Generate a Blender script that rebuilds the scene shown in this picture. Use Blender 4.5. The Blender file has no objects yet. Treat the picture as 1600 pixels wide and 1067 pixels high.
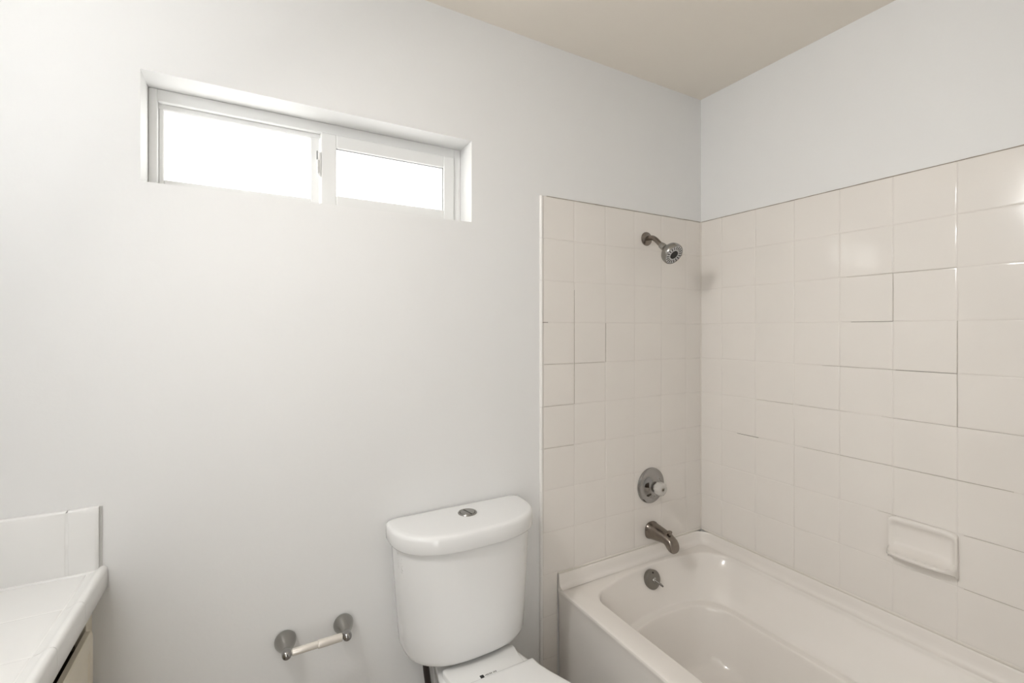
import bpy, bmesh, math, random
from mathutils import Vector, Matrix
random.seed(7)
S = bpy.context.scene
COL = S.collection
PI = math.pi

# ------------------------------------------------------------------ camera, world, exposure
cd = bpy.data.cameras.new('camera')
cam = bpy.data.objects.new('camera', cd)
COL.objects.link(cam)
cam.location = (-1.791, -1.4224, 1.378)
cam.rotation_euler = (PI / 2, 0, -math.radians(29.322))
cd.sensor_width = 36.0
cd.sensor_fit = 'HORIZONTAL'
cd.lens = 36.0 * 721.75 / 1600.0
cd.shift_y = -18.4 / 1600.0
cd.clip_start = 0.01
S.camera = cam

w = bpy.data.worlds.new('world')
S.world = w
w.use_nodes = True
bg = w.node_tree.nodes['Background']
bg.inputs['Color'].default_value = (1.0, 0.98, 0.955, 1)
bg.inputs['Strength'].default_value = 4.4

S.view_settings.view_transform = 'Standard'
S.view_settings.look = 'None'
S.view_settings.exposure = -0.06
S.view_settings.gamma = 1.0
S.view_settings.use_curve_mapping = False
CEIL = 350.0         # strength of the added spotlight's lens
BULB = 26.0          # strength of the vanity globes

# ------------------------------------------------------------------ materials
def mat(name, col, rough=0.5, metal=0.0, spec=0.5, bump=0.0, bscale=200.0, mottling=0.0, mscale=3.0, coat=0.0, emit=None, trans=0.0, ior=1.5, detail=3.0):
    m = bpy.data.materials.new(name)
    m.use_nodes = True
    nt = m.node_tree
    b = nt.nodes['Principled BSDF']
    b.inputs['Base Color'].default_value = (*col, 1)
    b.inputs['Roughness'].default_value = rough
    b.inputs['Metallic'].default_value = metal
    b.inputs['Specular IOR Level'].default_value = spec
    b.inputs['IOR'].default_value = ior
    b.inputs['Coat Weight'].default_value = coat
    b.inputs['Coat Roughness'].default_value = 0.05
    b.inputs['Transmission Weight'].default_value = trans
    tc = nt.nodes.new('ShaderNodeTexCoord')
    if bump > 0:
        n = nt.nodes.new('ShaderNodeTexNoise')
        n.inputs['Scale'].default_value = bscale
        n.inputs['Detail'].default_value = detail
        bp = nt.nodes.new('ShaderNodeBump')
        bp.inputs['Strength'].default_value = bump
        bp.inputs['Distance'].default_value = 0.002
        nt.links.new(tc.outputs['Object'], n.inputs['Vector'])
        nt.links.new(n.outputs['Fac'], bp.inputs['Height'])
        nt.links.new(bp.outputs['Normal'], b.inputs['Normal'])
    if mottling > 0:
        n2 = nt.nodes.new('ShaderNodeTexNoise')
        n2.inputs['Scale'].default_value = mscale
        n2.inputs['Detail'].default_value = 4
        r = nt.nodes.new('ShaderNodeValToRGB')
        k = 1 - mottling
        r.color_ramp.elements[0].position = 0.3
        r.color_ramp.elements[1].position = 0.7
        r.color_ramp.elements[0].color = (col[0] * k, col[1] * k, col[2] * k, 1)
        r.color_ramp.elements[1].color = (*col, 1)
        nt.links.new(tc.outputs['Object'], n2.inputs['Vector'])
        nt.links.new(n2.outputs['Fac'], r.inputs['Fac'])
        nt.links.new(r.outputs['Color'], b.inputs['Base Color'])
    if emit:
        b.inputs['Emission Color'].default_value = (*emit[0], 1)
        b.inputs['Emission Strength'].default_value = emit[1]
    return m

M = dict(
    wall=mat('wall_paint', (0.82, 0.818, 0.81), 0.55, spec=0.3, bump=0.12, bscale=90, mottling=0.012),
    ceil=mat('ceiling_paint', (0.90, 0.845, 0.765), 0.8, spec=0.2, bump=0.15, bscale=80, mottling=0.02),
    floor=mat('floor_vinyl', (0.46, 0.42, 0.37), 0.4, mottling=0.15, mscale=9),
    tile=mat('bone_tile', (0.82, 0.78, 0.735), 0.10, spec=0.5, bump=0.03, bscale=14, mottling=0.02, mscale=6),
    grout=mat('bone_grout', (0.76, 0.72, 0.68), 0.8, spec=0.2, bump=0.2, bscale=300),
    grime=mat('dark_grout', (0.16, 0.13, 0.105), 0.9, spec=0.1, mottling=0.3, mscale=60),
    caulk=mat('old_caulk', (0.42, 0.365, 0.30), 0.7, spec=0.2, bump=0.3, bscale=120, mottling=0.35, mscale=40),
    trimtile=mat('bullnose_tile', (0.84, 0.815, 0.785), 0.10, spec=0.5, mottling=0.02),
    wcaulk=mat('pale_caulk', (0.72, 0.68, 0.62), 0.5, spec=0.3, bump=0.2, bscale=100),
    tub=mat('bone_acrylic', (0.84, 0.80, 0.755), 0.16, spec=0.5, coat=0.25, mottling=0.015, mscale=5),
    china=mat('white_vitreous_china', (0.83, 0.83, 0.825), 0.08, spec=0.5, coat=0.3, mottling=0.008),
    plastic=mat('white_seat_plastic', (0.84, 0.84, 0.83), 0.22, spec=0.5, mottling=0.008),
    vinyl=mat('white_window_vinyl', (0.80, 0.80, 0.79), 0.35, spec=0.4, mottling=0.01),
    gasket=mat('grey_window_gasket', (0.12, 0.12, 0.12), 0.7, mottling=0.2),
    ctile=mat('white_counter_tile', (0.86, 0.855, 0.84), 0.12, spec=0.5, mottling=0.01),
    cgrout=mat('white_counter_grout', (0.85, 0.845, 0.83), 0.8, mottling=0.05, mscale=30),
    cab=mat('cream_cabinet_paint', (0.74, 0.68, 0.56), 0.4, spec=0.4, mottling=0.03, mscale=12),
    cabin=mat('dark_cabinet_inside', (0.10, 0.075, 0.045), 0.8, mottling=0.3, mscale=20),
    chrome=mat('polished_chrome', (0.36, 0.352, 0.345), 0.07, metal=1.0, mottling=0.03),
    nickel=mat('brushed_nickel', (0.26, 0.245, 0.225), 0.28, metal=1.0, bump=0.05, bscale=400, mottling=0.08, mscale=25),
    satin=mat('satin_nickel', (0.36, 0.35, 0.33), 0.26, metal=1.0, mottling=0.06, mscale=30),
    bronze=mat('tarnished_nickel', (0.27, 0.235, 0.205), 0.24, metal=1.0, mottling=0.15, mscale=40),
    roller=mat('cream_metallic_roller', (0.80, 0.76, 0.70), 0.25, metal=0.35, mottling=0.04, mscale=30),
    acrylic=mat('frosted_acrylic', (0.80, 0.77, 0.73), 0.18, trans=0.35, ior=1.45, mottling=0.02),
    black=mat('black_rubber', (0.015, 0.014, 0.013), 0.6, mottling=0.2, mscale=50),
    face=mat('light_grey_nozzle_plate', (0.62, 0.62, 0.63), 0.3, metal=0.3, mottling=0.05),
    wood=mat('dark_stained_wood', (0.060, 0.034, 0.020), 0.35, bump=0.1, bscale=30, mottling=0.4, mscale=8),
    stain=mat('stained_grout', (0.56, 0.51, 0.45), 0.8, spec=0.2, mottling=0.25, mscale=50),
    brown=mat('dark_brown_hose', (0.022, 0.012, 0.010), 0.45, bump=0.5, bscale=500, mottling=0.2, mscale=60),
    ink=mat('black_ink', (0.01, 0.01, 0.01), 0.5, mottling=0.1),
    greyink=mat('grey_ink', (0.32, 0.30, 0.28), 0.6, mottling=0.2, mscale=80),
    cgrey=mat('pale_grey_caulk', (0.66, 0.66, 0.64), 0.6, mottling=0.1, mscale=40),
    whitemetal=mat('white_enamel', (0.8, 0.8, 0.79), 0.3, mottling=0.01),
    cglobe=mat('added_spotlight_lens', (0.9, 0.9, 0.88), 0.3, emit=((1.0, 0.975, 0.94), CEIL), mottling=0.01),
    globe=mat('opal_globe', (0.9, 0.9, 0.88), 0.3, emit=((0.93, 0.965, 1.0), BULB), mottling=0.01),
)
# thin window glass (clear, slight reflection)
g = bpy.data.materials.new('window_glass')
g.use_nodes = True
nt = g.node_tree
nt.nodes.remove(nt.nodes['Principled BSDF'])
tr = nt.nodes.new('ShaderNodeBsdfTransparent'); tr.inputs['Color'].default_value = (0.97, 0.98, 0.98, 1)
gl = nt.nodes.new('ShaderNodeBsdfGlossy'); gl.inputs['Roughness'].default_value = 0.03
mx = nt.nodes.new('ShaderNodeMixShader')
mx.inputs[0].default_value = 0.05; nt.links.new(tr.outputs[0], mx.inputs[1]); nt.links.new(gl.outputs[0], mx.inputs[2])
nt.links.new(mx.outputs[0], nt.nodes['Material Output'].inputs['Surface'])
M['glass'] = g

# ------------------------------------------------------------------ helpers
def obj(name, bm, m, parent=None, smooth=True, angle=35.0, subsurf=0):
    bmesh.ops.remove_doubles(bm, verts=bm.verts, dist=1e-6)
    bmesh.ops.recalc_face_normals(bm, faces=bm.faces)
    me = bpy.data.meshes.new(name)
    bm.to_mesh(me)
    bm.free()
    o = bpy.data.objects.new(name, me)
    COL.objects.link(o)
    me.materials.append(M[m])
    if smooth:
        me.shade_smooth()
        me.set_sharp_from_angle(angle=math.radians(angle))
    if subsurf:
        md = o.modifiers.new('smooth', 'SUBSURF')
        md.levels = md.render_levels = subsurf
    return o

def tag(o, label=None, cat=None, group=None, kind=None):
    if label: o['label'] = label
    if cat: o['category'] = cat
    if group: o['group'] = group
    if kind: o['kind'] = kind
    return o

def thing(name, loc, label, cat, group=None):
    o = bpy.data.objects.new(name, None)
    o.empty_display_size = 0.05
    COL.objects.link(o)
    o.location = loc
    return tag(o, label, cat, group)

def part(name, bm, m, parent, **k):
    """mesh in world coordinates under an Empty or a mesh part"""
    lab = k.pop('label', None)
    o = obj(name, bm, m, None, **k)
    o.parent = parent
    if parent.type == 'EMPTY':      # mesh parts sit at the scene's origin, only the Empties are moved
        o.matrix_parent_inverse = Matrix.Translation(-Vector(parent.location))
    if lab: o['label'] = lab
    return o

def box(bm, lo, hi, bev=0.0, seg=2):
    r = bmesh.ops.create_cube(bm, size=1.0)
    vs = r['verts']
    for v in vs:
        v.co = Vector([lo[i] + (v.co[i] + 0.5) * (hi[i] - lo[i]) for i in range(3)])
    if bev > 0:
        es = list({e for v in vs for e in v.link_edges})
        bmesh.ops.bevel(bm, geom=es, offset=bev, segments=seg, affect='EDGES', profile=0.5)
    return bm

def boxes(*specs):
    bm = bmesh.new()
    for s in specs:
        box(bm, *s)
    return bm

def loft(bm, loops, cap0=True, cap1=True, closed=True):
    rows = [[bm.verts.new(p) for p in l] for l in loops]
    n = len(rows[0])
    for a, b in zip(rows, rows[1:]):
        for i in range(n if closed else n - 1):
            j = (i + 1) % n
            bm.faces.new((a[i], a[j], b[j], b[i]))
    if cap0: bm.faces.new(rows[0][::-1])
    if cap1: bm.faces.new(rows[-1])
    return rows

def frame_for(axis):
    z = Vector(axis).normalized()
    x = z.orthogonal().normalized() if abs(z.z) > 0.99 else Vector((0, 0, 1)).cross(z).normalized()
    y = z.cross(x)
    return x, y, z

def lathe(bm, origin, axis, prof, n=40, cap0=True, cap1=True):
    """prof: list of (radius, distance along axis)"""
    x, y, z = frame_for(axis)
    o = Vector(origin)
    loops = []
    for r, d in prof:
        r = max(r, 1e-5)
        loops.append([o + z * d + (x * math.cos(2 * PI * i / n) + y * math.sin(2 * PI * i / n)) * r for i in range(n)])
    loft(bm, loops, cap0, cap1)
    return bm

def tube(bm, pts, rad, n=18, cap=True):
    pts = [Vector(p) for p in pts]
    rads = rad if isinstance(rad, (list, tuple)) else [rad] * len(pts)
    loops = []
    t0 = (pts[1] - pts[0]).normalized()
    x, y, _ = frame_for(t0)
    prev = t0
    for i, p in enumerate(pts):
        if i == 0: t = t0
        elif i == len(pts) - 1: t = (pts[i] - pts[i - 1]).normalized()
        else: t = ((pts[i + 1] - pts[i]).normalized() + (pts[i] - pts[i - 1]).normalized()).normalized()
        q = prev.rotation_difference(t)
        x = q @ x; y = q @ y; prev = t
        loops.append([p + (x * math.cos(2 * PI * k / n) + y * math.sin(2 * PI * k / n)) * rads[i] for k in range(n)])
    loft(bm, loops, cap, cap)
    return bm

def bez(p0, p1, p2, p3, n=12):
    p0, p1, p2, p3 = map(Vector, (p0, p1, p2, p3))
    return [p0 * (1 - t) ** 3 + p1 * 3 * t * (1 - t) ** 2 + p2 * 3 * t * t * (1 - t) + p3 * t ** 3 for t in [i / n for i in range(n + 1)]]

def smoothstep(a, b, x):
    t = min(1, max(0, (x - a) / (b - a)))
    return t * t * (3 - 2 * t)

# ------------------------------------------------------------------ setting: room shell
XL, XR, YB, YF, ZC = -2.56, 0.0, 0.0, -2.45, 2.430
WX0, WX1, WZ0, WZ1, WD = -2.029, -1.148, 1.740, 2.013, 0.095   # window opening and depth of its reveal
T = 0.14
def structure(name, bm, m, label, **k):
    return tag(obj(name, bm, m, **k), label, None, None, 'structure')

bm = bmesh.new()
# back wall with the window opening, thickness T, one mesh
def grid_wall(bm):
    xs = [XL - T, WX0, WX1, XR + T]; zs = [-0.1, WZ0, WZ1, ZC + 0.1]
    for y in (0.0, T):
        V = [[bm.verts.new((x, y, z)) for z in zs] for x in xs]
        for i in range(3):
            for j in range(3):
                if i == 1 and j == 1: continue
                bm.faces.new((V[i][j], V[i + 1][j], V[i + 1][j + 1], V[i][j + 1]))
    def q(a, b, c, d): bm.faces.new([bm.verts.new(p) for p in (a, b, c, d)])
    q((WX0, 0, WZ0), (WX0, T, WZ0), (WX0, T, WZ1), (WX0, 0, WZ1))
    q((WX1, 0, WZ0), (WX1, T, WZ0), (WX1, T, WZ1), (WX1, 0, WZ1))
    q((WX0, 0, WZ0), (WX0, T, WZ0), (WX1, T, WZ0), (WX1, 0, WZ0))
    q((WX0, 0, WZ1), (WX0, T, WZ1), (WX1, T, WZ1), (WX1, 0, WZ1))
    q((XL - T, 0, -0.1), (XL - T, T, -0.1), (XL - T, T, ZC + .1), (XL - T, 0, ZC + .1))
    q((XR + T, 0, -0.1), (XR + T, T, -0.1), (XR + T, T, ZC + .1), (XR + T, 0, ZC + .1))
    q((XL - T, 0, -0.1), (XL - T, T, -0.1), (XR + T, T, -0.1), (XR + T, 0, -0.1))
    q((XL - T, 0, ZC + .1), (XL - T, T, ZC + .1), (XR + T, T, ZC + .1), (XR + T, 0, ZC + .1))
grid_wall(bm)
structure('wall_back', bm, 'wall', 'off-white painted wall with the high window, behind the toilet', smooth=False)
structure('wall_right', boxes(((XR, YF - T, -0.1), (XR + T, -0.0, ZC + 0.1))), 'wall', 'off-white painted wall beside the bathtub', smooth=False)
GX0, GX1, GX2 = -2.42, -1.99, -1.16      # doorway added for front fill light, which enters by the gap beside the door
structure('wall_front', boxes(((XL, YF - T, -0.1), (GX0, YF, ZC + 0.1)), ((GX2, YF - T, -0.1), (XR, YF, ZC + 0.1)), ((GX0, YF - T, 2.05), (GX2, YF, ZC + 0.1)), ((GX0, YF - T, -0.1), (GX2, YF, 0.0))), 'wall', 'off-white painted wall with an added doorway, opposite the window', smooth=False)
KY0, KY1, KZ0, KZ1 = -2.28, -1.42, 1.05, 2.02      # opening in the left wall for the added fill-light window
structure('wall_left', boxes(((XL - T, YF - T, -0.1), (XL, KY0, ZC + 0.1)), ((XL - T, KY1, -0.1), (XL, 0.0, ZC + 0.1)), ((XL - T, KY0, -0.1), (XL, KY1, KZ0)), ((XL - T, KY0, KZ1), (XL, KY1, ZC + 0.1))), 'wall', 'off-white painted wall behind the vanity', smooth=False)
structure('wall_partition', boxes(((-0.86, YF, 0.0), (XR, -1.53, ZC))), 'wall', 'off-white wall at the foot of the bathtub', smooth=False)
structure('floor', boxes(((XL, YF, -0.1), (XR, 0.0, 0.0))), 'floor', 'bathroom floor', smooth=False)
structure('ceiling', boxes(((XL, YF, ZC), (XR, 0.0, ZC + 0.1))), 'ceil', 'warm white ceiling', smooth=False)

# ------------------------------------------------------------------ window_1
win = bpy.data.objects.new('window_1', None)
COL.objects.link(win)
win.location = ((WX0 + WX1) / 2, WD, WZ0)
tag(win, 'small high white sliding window with two bright panes', None, None, 'structure')
e = 0.0005
def ring(bm, x0, x1, z0, z1, wl, wr, wb, wt, y0, y1, bev=0.0015):
    box(bm, (x0, y0, z0), (x0 + wl, y1, z1), bev, 1)
    box(bm, (x1 - wr, y0, z0), (x1, y1, z1), bev, 1)
    box(bm, (x0 + wl, y0, z0), (x1 - wr, y1, z0 + wb), bev, 1)
    box(bm, (x0 + wl, y0, z1 - wt), (x1 - wr, y1, z1), bev, 1)
bm = bmesh.new()
ring(bm, WX0 + e, WX1 - e, WZ0 + e, WZ1 - e, 0.019, 0.024, 0.020, 0.032, WD, WD + 0.045)
box(bm, (WX0 + 0.019, WD + 0.016, WZ1 - 0.046), (WX1 - 0.024, WD + 0.045, WZ1 - 0.032), 0.001, 1)   # inner track step
part('window_frame', bm, 'vinyl', win)
# fixed sash (left, set further out)
bm = bmesh.new()
ring(bm, WX0 + 0.019, -1.610, WZ0 + 0.020, WZ1 - 0.034, 0.012, 0.026, 0.020, 0.014, WD + 0.018, WD + 0.040, 0.002)
fs = part('fixed_sash', bm, 'vinyl', win)
part('pane', boxes(((-1.997, WD + 0.028, WZ0 + 0.03), (-1.634, WD + 0.031, WZ1 - 0.046))), 'glass', fs, smooth=False)
# sliding sash (right, nearer the room)
bm = bmesh.new()
SZ1 = WZ1 - 0.033
ring(bm, -1.609, -1.176, WZ0 + 0.018, SZ1, 0.044, 0.038, 0.034, 0.041, WD - 0.008, WD + 0.016, 0.0025)
ss = part('sliding_sash', bm, 'vinyl', win)
part('pane', boxes(((-1.567, WD + 0.003, WZ0 + 0.048), (-1.212, WD + 0.006, SZ1 - 0.038))), 'glass', ss, smooth=False)
bm = bmesh.new()
box(bm, (-1.5645, WD - 0.001, SZ1 - 0.0422), (-1.214, WD + 0.003, SZ1 - 0.0402))
box(bm, (-1.2155, WD - 0.001, WZ0 + 0.052), (-1.2135, WD + 0.003, SZ1 - 0.041))
part('glazing_gasket', bm, 'gasket', ss, label='thin dark rubber gasket round the right pane')
bm = bmesh.new()
box(bm, (-1.618, WD - 0.010, 1.846), (-1.6095, WD + 0.010, 1.918), 0.002)
box(bm, (-1.622, WD - 0.014, 1.853), (-1.616, WD - 0.002, 1.893), 0.002)
lt = part('latch', bm, 'vinyl', win)
bm = bmesh.new()
box(bm, (-1.6205, WD - 0.004, 1.890), (-1.6185, WD + 0.004, 1.922))
box(bm, (-1.6175, WD - 0.0105, 1.862), (-1.6160, WD - 0.004, 1.872))
part('latch_slot', bm, 'gasket', lt, label='dark slots in the latch')

# ------------------------------------------------------------------ added window and door behind the camera, for fill light and reflections
w2 = bpy.data.objects.new('added_window', None)  # unseen window, added to brighten the right wall and tub
COL.objects.link(w2)
w2.location = (XL - 0.09, (KY0 + KY1) / 2, KZ0)
tag(w2, 'unseen white side window, added to let in fill light', None, None, 'structure')
bm = bmesh.new()
for y0, y1, z0, z1 in ((KY0 + e, KY0 + 0.04, KZ0 + e, KZ1 - e), (KY1 - 0.04, KY1 - e, KZ0 + e, KZ1 - e), (KY0 + 0.04, KY1 - 0.04, KZ0 + e, KZ0 + 0.04), (KY0 + 0.04, KY1 - 0.04, KZ1 - 0.04, KZ1 - e)):
    box(bm, (XL - 0.12, y0, z0), (XL - 0.08, y1, z1), 0.002, 1)
part('window_frame', bm, 'vinyl', w2)
part('pane', boxes(((XL - 0.102, KY0 + 0.042, KZ0 + 0.042), (XL - 0.099, KY1 - 0.042, KZ1 - 0.042))), 'glass', w2, smooth=False)
d1_ = bpy.data.objects.new('added_door', None)  # unseen door, added: gap gives front fill, dark slab darkens chrome reflections
COL.objects.link(d1_)
d1_.location = (-1.45, YF, 0)
tag(d1_, 'unseen dark sliding door, added for dark reflections, left a little open for fill light', None, None, 'structure')
bm = bmesh.new()
box(bm, (GX1, YF + 0.001, 0.005), (GX2 + 0.03, YF + 0.036, 2.07), 0.002, 1)
for x0, x1 in ((-1.90, -1.60), (-1.53, -1.23)):
    for z0, z1 in ((0.22, 0.95), (1.10, 1.90)):
        box(bm, (x0, YF + 0.034, z0), (x1, YF + 0.044, z1), 0.008, 1)
part('door_slab', bm, 'wood', d1_)
bm = bmesh.new()
lathe(bm, (-1.94, YF + 0.036, 0.96), (0, 1, 0), [(0.030, 0), (0.030, 0.005), (0.012, 0.010), (0.011, 0.030), (0.026, 0.040), (0.028, 0.055), (0.018, 0.066), (0.001, 0.068)], n=28)
part('door_knob', bm, 'satin', d1_)

# ------------------------------------------------------------------ tiled surround panels
P = 0.1545
ZT = 1.868
XE = -0.8776
def tile_pad(bm, fr, a0, a1, b0, b1, gap=0.0007, h=0.0062, tilt=0.0011):
    """fr(a, b, h) -> world point; a rounded tile on the wall"""
    ta, tb = random.uniform(-tilt, tilt), random.uniform(-tilt, tilt)
    ca, cb = (a0 + a1) / 2, (b0 + b1) / 2
    rings = [(gap, 0.0030), (gap, h - 0.0010), (gap + 0.0006, h - 0.0004), (gap + 0.0018, h - 0.0001), (gap + 0.006, h), (gap + 0.025, h + 0.0001)]
    loops = []
    for g_, hh in rings:
        g_ = min(g_, (a1 - a0) * 0.45, (b1 - b0) * 0.45)
        l = []
        for a, b in ((a0 + g_, b0 + g_), (a1 - g_, b0 + g_), (a1 - g_, b1 - g_), (a0 + g_, b1 - g_)):
            l.append(fr(a, b, hh + ta * (a - ca) / 0.08 * 0.3 + tb * (b - cb) / 0.08 * 0.3))
        loops.append(l)
    loft(bm, loops, False, True)
FB = lambda a, b, h: Vector((a, -h, b))
FR = lambda a, b, h: Vector((-h, a, b))
TUBTOP = 0.468
def crack(bm, fr, a0, a1, b0, b1, h0=0.0030, h1=0.0066):
    for lo in (0,):
        loft(bm, [[fr(a0, b0, h0), fr(a1, b0, h0), fr(a1, b1, h0), fr(a0, b1, h0)], [fr(a0, b0, h1), fr(a1, b0, h1), fr(a1, b1, h1), fr(a0, b1, h1)]])

# back wall panel
tp = thing('tile_panel', (XE, 0, 0), 'bone square-tile panel around the shower head and tub faucet, with white bullnose left edge', 'wall tile')
vj = [XE + 0.0125] + [XE + P * k for k in range(1, 6)] + [-0.0075]
hj = [ZT - P * k for k in range(0, 13)]
bm = bmesh.new()
XG = -0.8015
for i in range(len(vj) - 1):
    for k in range(12):
        z1, z0 = hj[k], hj[k + 1]
        a0, a1 = vj[i], vj[i + 1]
        if z0 < TUBTOP:
            if i == 0:
                if z1 > TUBTOP + 0.02:
                    tile_pad(bm, FB, a0, a1, TUBTOP + 0.003, z1)
                    tile_pad(bm, FB, a0, XG, z0, TUBTOP + 0.001)
                else:
                    tile_pad(bm, FB, a0, XG, max(z0, 0.001), z1)
                continue
            if z1 <= TUBTOP + 0.003: continue
            z0 = TUBTOP + 0.003
        tile_pad(bm, FB, a0, a1, z0, z1)
part('glazed_tiles', bm, 'tile', tp)
bm = bmesh.new()
box(bm, (XE + 0.004, -0.0052, TUBTOP + 0.002), (-0.0005, -0.0005, ZT))
box(bm, (XE + 0.004, -0.0052, 0.001), (XG, -0.0005, TUBTOP + 0.002))
part('grout', bm, 'grout', tp, smooth=False)
bm = bmesh.new()
prof = [(XE, 0.0005), (XE + 0.0003, 0.004), (XE + 0.0015, 0.0066), (XE + 0.004, 0.0083), (XE + 0.0075, 0.0088), (XE + 0.0105, 0.0082), (XE + 0.0122, 0.006), (XE + 0.0124, 0.0005)]
zz = [hj[k] for k in range(12)] + [0.001]
for k in range(12):
    za, zb = zz[k] - 0.0004, zz[k + 1] + 0.0004
    loft(bm, [[Vector((x, -h, z)) for x, h in prof] for z in (zb, za)])
part('bullnose_edge', bm, 'trimtile', tp, label='pale rounded edge tiles', angle=50)
bm = bmesh.new()
def caulk_strip(bm, fr, a0, a1, z, n=40):
    loops = []
    for i in range(n + 1):
        a = a0 + (a1 - a0) * i / n
        hgt = 0.0030 + random.uniform(-0.0006, 0.0008)
        loops.append([fr(a, z - 0.001, 0.0005), fr(a, z - 0.001, 0.0068), fr(a, z + hgt * 0.6, 0.0055), fr(a, z + hgt, 0.0005)])
    loft(bm, loops)
caulk_strip(bm, FB, XE + 0.03, -0.001, ZT)
part('caulk_line', bm, 'caulk', tp, label='brown caulk along the top of the tiles')
bm = bmesh.new()
crack(bm, FB, XE + 0.010, XE + 0.034, hj[3] - 0.0008, hj[3] + 0.0012)
part('dark_joint', bm, 'grime', tp, label='short dark grout joint')
bm = bmesh.new()
crack(bm, FB, vj[1] + 0.004, vj[2] - 0.01, hj[4] - 0.0005, hj[4] + 0.0004)
crack(bm, FB, vj[1] - 0.0005, vj[1] + 0.0004, hj[5], hj[2] - 0.03)
crack(bm, FB, vj[2] - 0.0004, vj[2] + 0.0003, hj[4], hj[3])
for k in (4, 5, 6):
    crack(bm, FB, vj[0] + 0.004, vj[1] - 0.004, hj[k] - 0.0004, hj[k] + 0.0003)
part('stained_joints', bm, 'stain', tp)
bm = bmesh.new()
tube(bm, [(-0.0056, -0.0056, TUBTOP + 0.01), (-0.0056, -0.0056, ZT)], 0.0040, n=10)
part('corner_bead', bm, 'wcaulk', tp)

bm = bmesh.new()
tube(bm, [(-0.797, -0.0062, TUBTOP + 0.0030), (-0.012, -0.0062, TUBTOP + 0.0030)], 0.0034, n=10)
part('tub_bead', bm, 'wcaulk', tp)

# right wall panel
tr_ = thing('tile_panel', (0, -0.76, 0.46), 'bone square-tile panel over the long side of the tub, holding the soap dish', 'wall tile')
hjr = [-0.8858 + P * k for k in range(-5, 6)]
bm = bmesh.new()
tube(bm, [(-0.0062, -0.012, TUBTOP + 0.0030), (-0.0062, -1.52, TUBTOP + 0.0030)], 0.0034, n=10)
part('tub_bead', bm, 'wcaulk', tr_)
ycuts = [-1.522] + [y for y in hjr if y > -1.5] + [-0.0075]
bm = bmesh.new()
for i in range(len(ycuts) - 1):
    for k in range(10):
        z1, z0 = hj[k], hj[k + 1]
        if z1 <= TUBTOP + 0.003: continue
        z0 = max(z0, TUBTOP + 0.003)
        tl = 0.0011
        tile_pad(bm, FR, ycuts[i], ycuts[i + 1], z0, z1, tilt=tl)
part('glazed_tiles', bm, 'tile', tr_)
part('grout', boxes(((-0.0052, -1.525, TUBTOP + 0.002), (-0.0005, -0.0005, ZT))), 'grout', tr_, smooth=False)
bm = bmesh.new()
caulk_strip(bm, FR, -0.001, -1.52, ZT, 60)
part('caulk_line', bm, 'caulk', tr_, label='brown caulk along the top of the tiles')
def hcr(k, y0, y1, t): crack(bm, FR, y0, y1, hj[k] - t, hj[k] + t * 0.6)
for args in ((4, -0.8858, -0.739, 0.0007), (6, -0.281, -0.187, 0.0008), (3, -0.731, -0.613, 0.0006)):
    bm = bmesh.new()
    hcr(*args)
    part('dark_joint', bm, 'grime', tr_, label='dark cracked grout joint')
bm = bmesh.new()
hcr(4, -0.739, -0.52, 0.0006); hcr(5, -0.42, -0.275, 0.0005); hcr(5, -0.60, -0.44, 0.0003); hcr(6, -0.80, -0.455, 0.0004); hcr(6, -1.0, -0.80, 0.0008)
hcr(2, -0.8858, -0.60, 0.0005); hcr(5, -1.03, -0.70, 0.0003); hcr(7, -0.74, -0.69, 0.0005); hcr(7, -1.2, -0.90, 0.0004); hcr(8, -1.2, -0.90, 0.0004)
for (kk, za, zb, t) in ((0, 4, 5, 0.0005), (0, 3, 4, 0.0006), (1, 2, 3, 0.0007)):
    y = -0.8858 + P * kk
    crack(bm, FR, y - t, y + t * 0.5, hj[zb], hj[za])
part('stained_joints', bm, 'stain', tr_)

# ------------------------------------------------------------------ bathtub
tubr = thing('bathtub', (-0.40, -0.76, 0), 'bone-coloured alcove bathtub with raised wall lip under the tiles', 'bathtub')
def tub_loop(x0, x1, yd, yf, rFL, rR, rf, sag, z, zfun=None, strip=0.0):
    pts = []
    def arc(cx, cy, r, a0, a1, n=8):
        for i in range(n):
            a = math.radians(a0 + (a1 - a0) * (i + 0.5) / n)
            pts.append([cx + r * math.cos(a), cy + r * math.sin(a)])
    def line(p, q, ts):
        for t in ts: pts.append([p[0] + (q[0] - p[0]) * t, p[1] + (q[1] - p[1]) * t])
    N = 20
    ts = [i / N for i in range(N + 1)]
    line((x0 + rFL, yd), (x1 - rR, yd), ts)
    arc(x1 - rR, yd - rR, rR, 90, 0)
    line((x1, yd - rR), (x1, yf + rf), ts)
    arc(x1 - rf, yf + rf, rf, 0, -90)
    line((x1 - rf, yf), (x0 + rf, yf), ts)
    arc(x0 + rf, yf + rf, rf, -90, -180)
    fts = [1 - t for t in [0, .005, .02, .035, .042, .049, .056, .063, .075, .09] + [0.09 + 0.91 * i / 10 for i in range(1, 11)] + [1.0]][::-1]
    fts = sorted(set(round(t, 5) for t in fts))
    line((x0, yf + rf), (x0, yd - rFL), fts)
    arc(x0 + rFL, yd - rFL, rFL, 180, 90)
    xc, hw = (x0 + x1) / 2, (x1 - x0) / 2
    out = []
    for x, y in pts:
        wgt = smoothstep(yd - 0.25, yd - 0.02, y)
        y2 = y + sag * max(0, 1 - ((x - xc) / hw) ** 2) * wgt
        x2 = x
        if strip and x < x0 + 0.02:
            x2 = x + strip * smoothstep(-0.078, -0.060, y)
        out.append(Vector((x2, y2, z if zfun is None else zfun(x2, y2))))
    return out
deckz = lambda x, y: 0.4155 + 0.004 * smoothstep(-0.70, -0.05, max(x, -0.70 + (y + 0.10) * 6.5))
E0 = 0.0022
L = []
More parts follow.
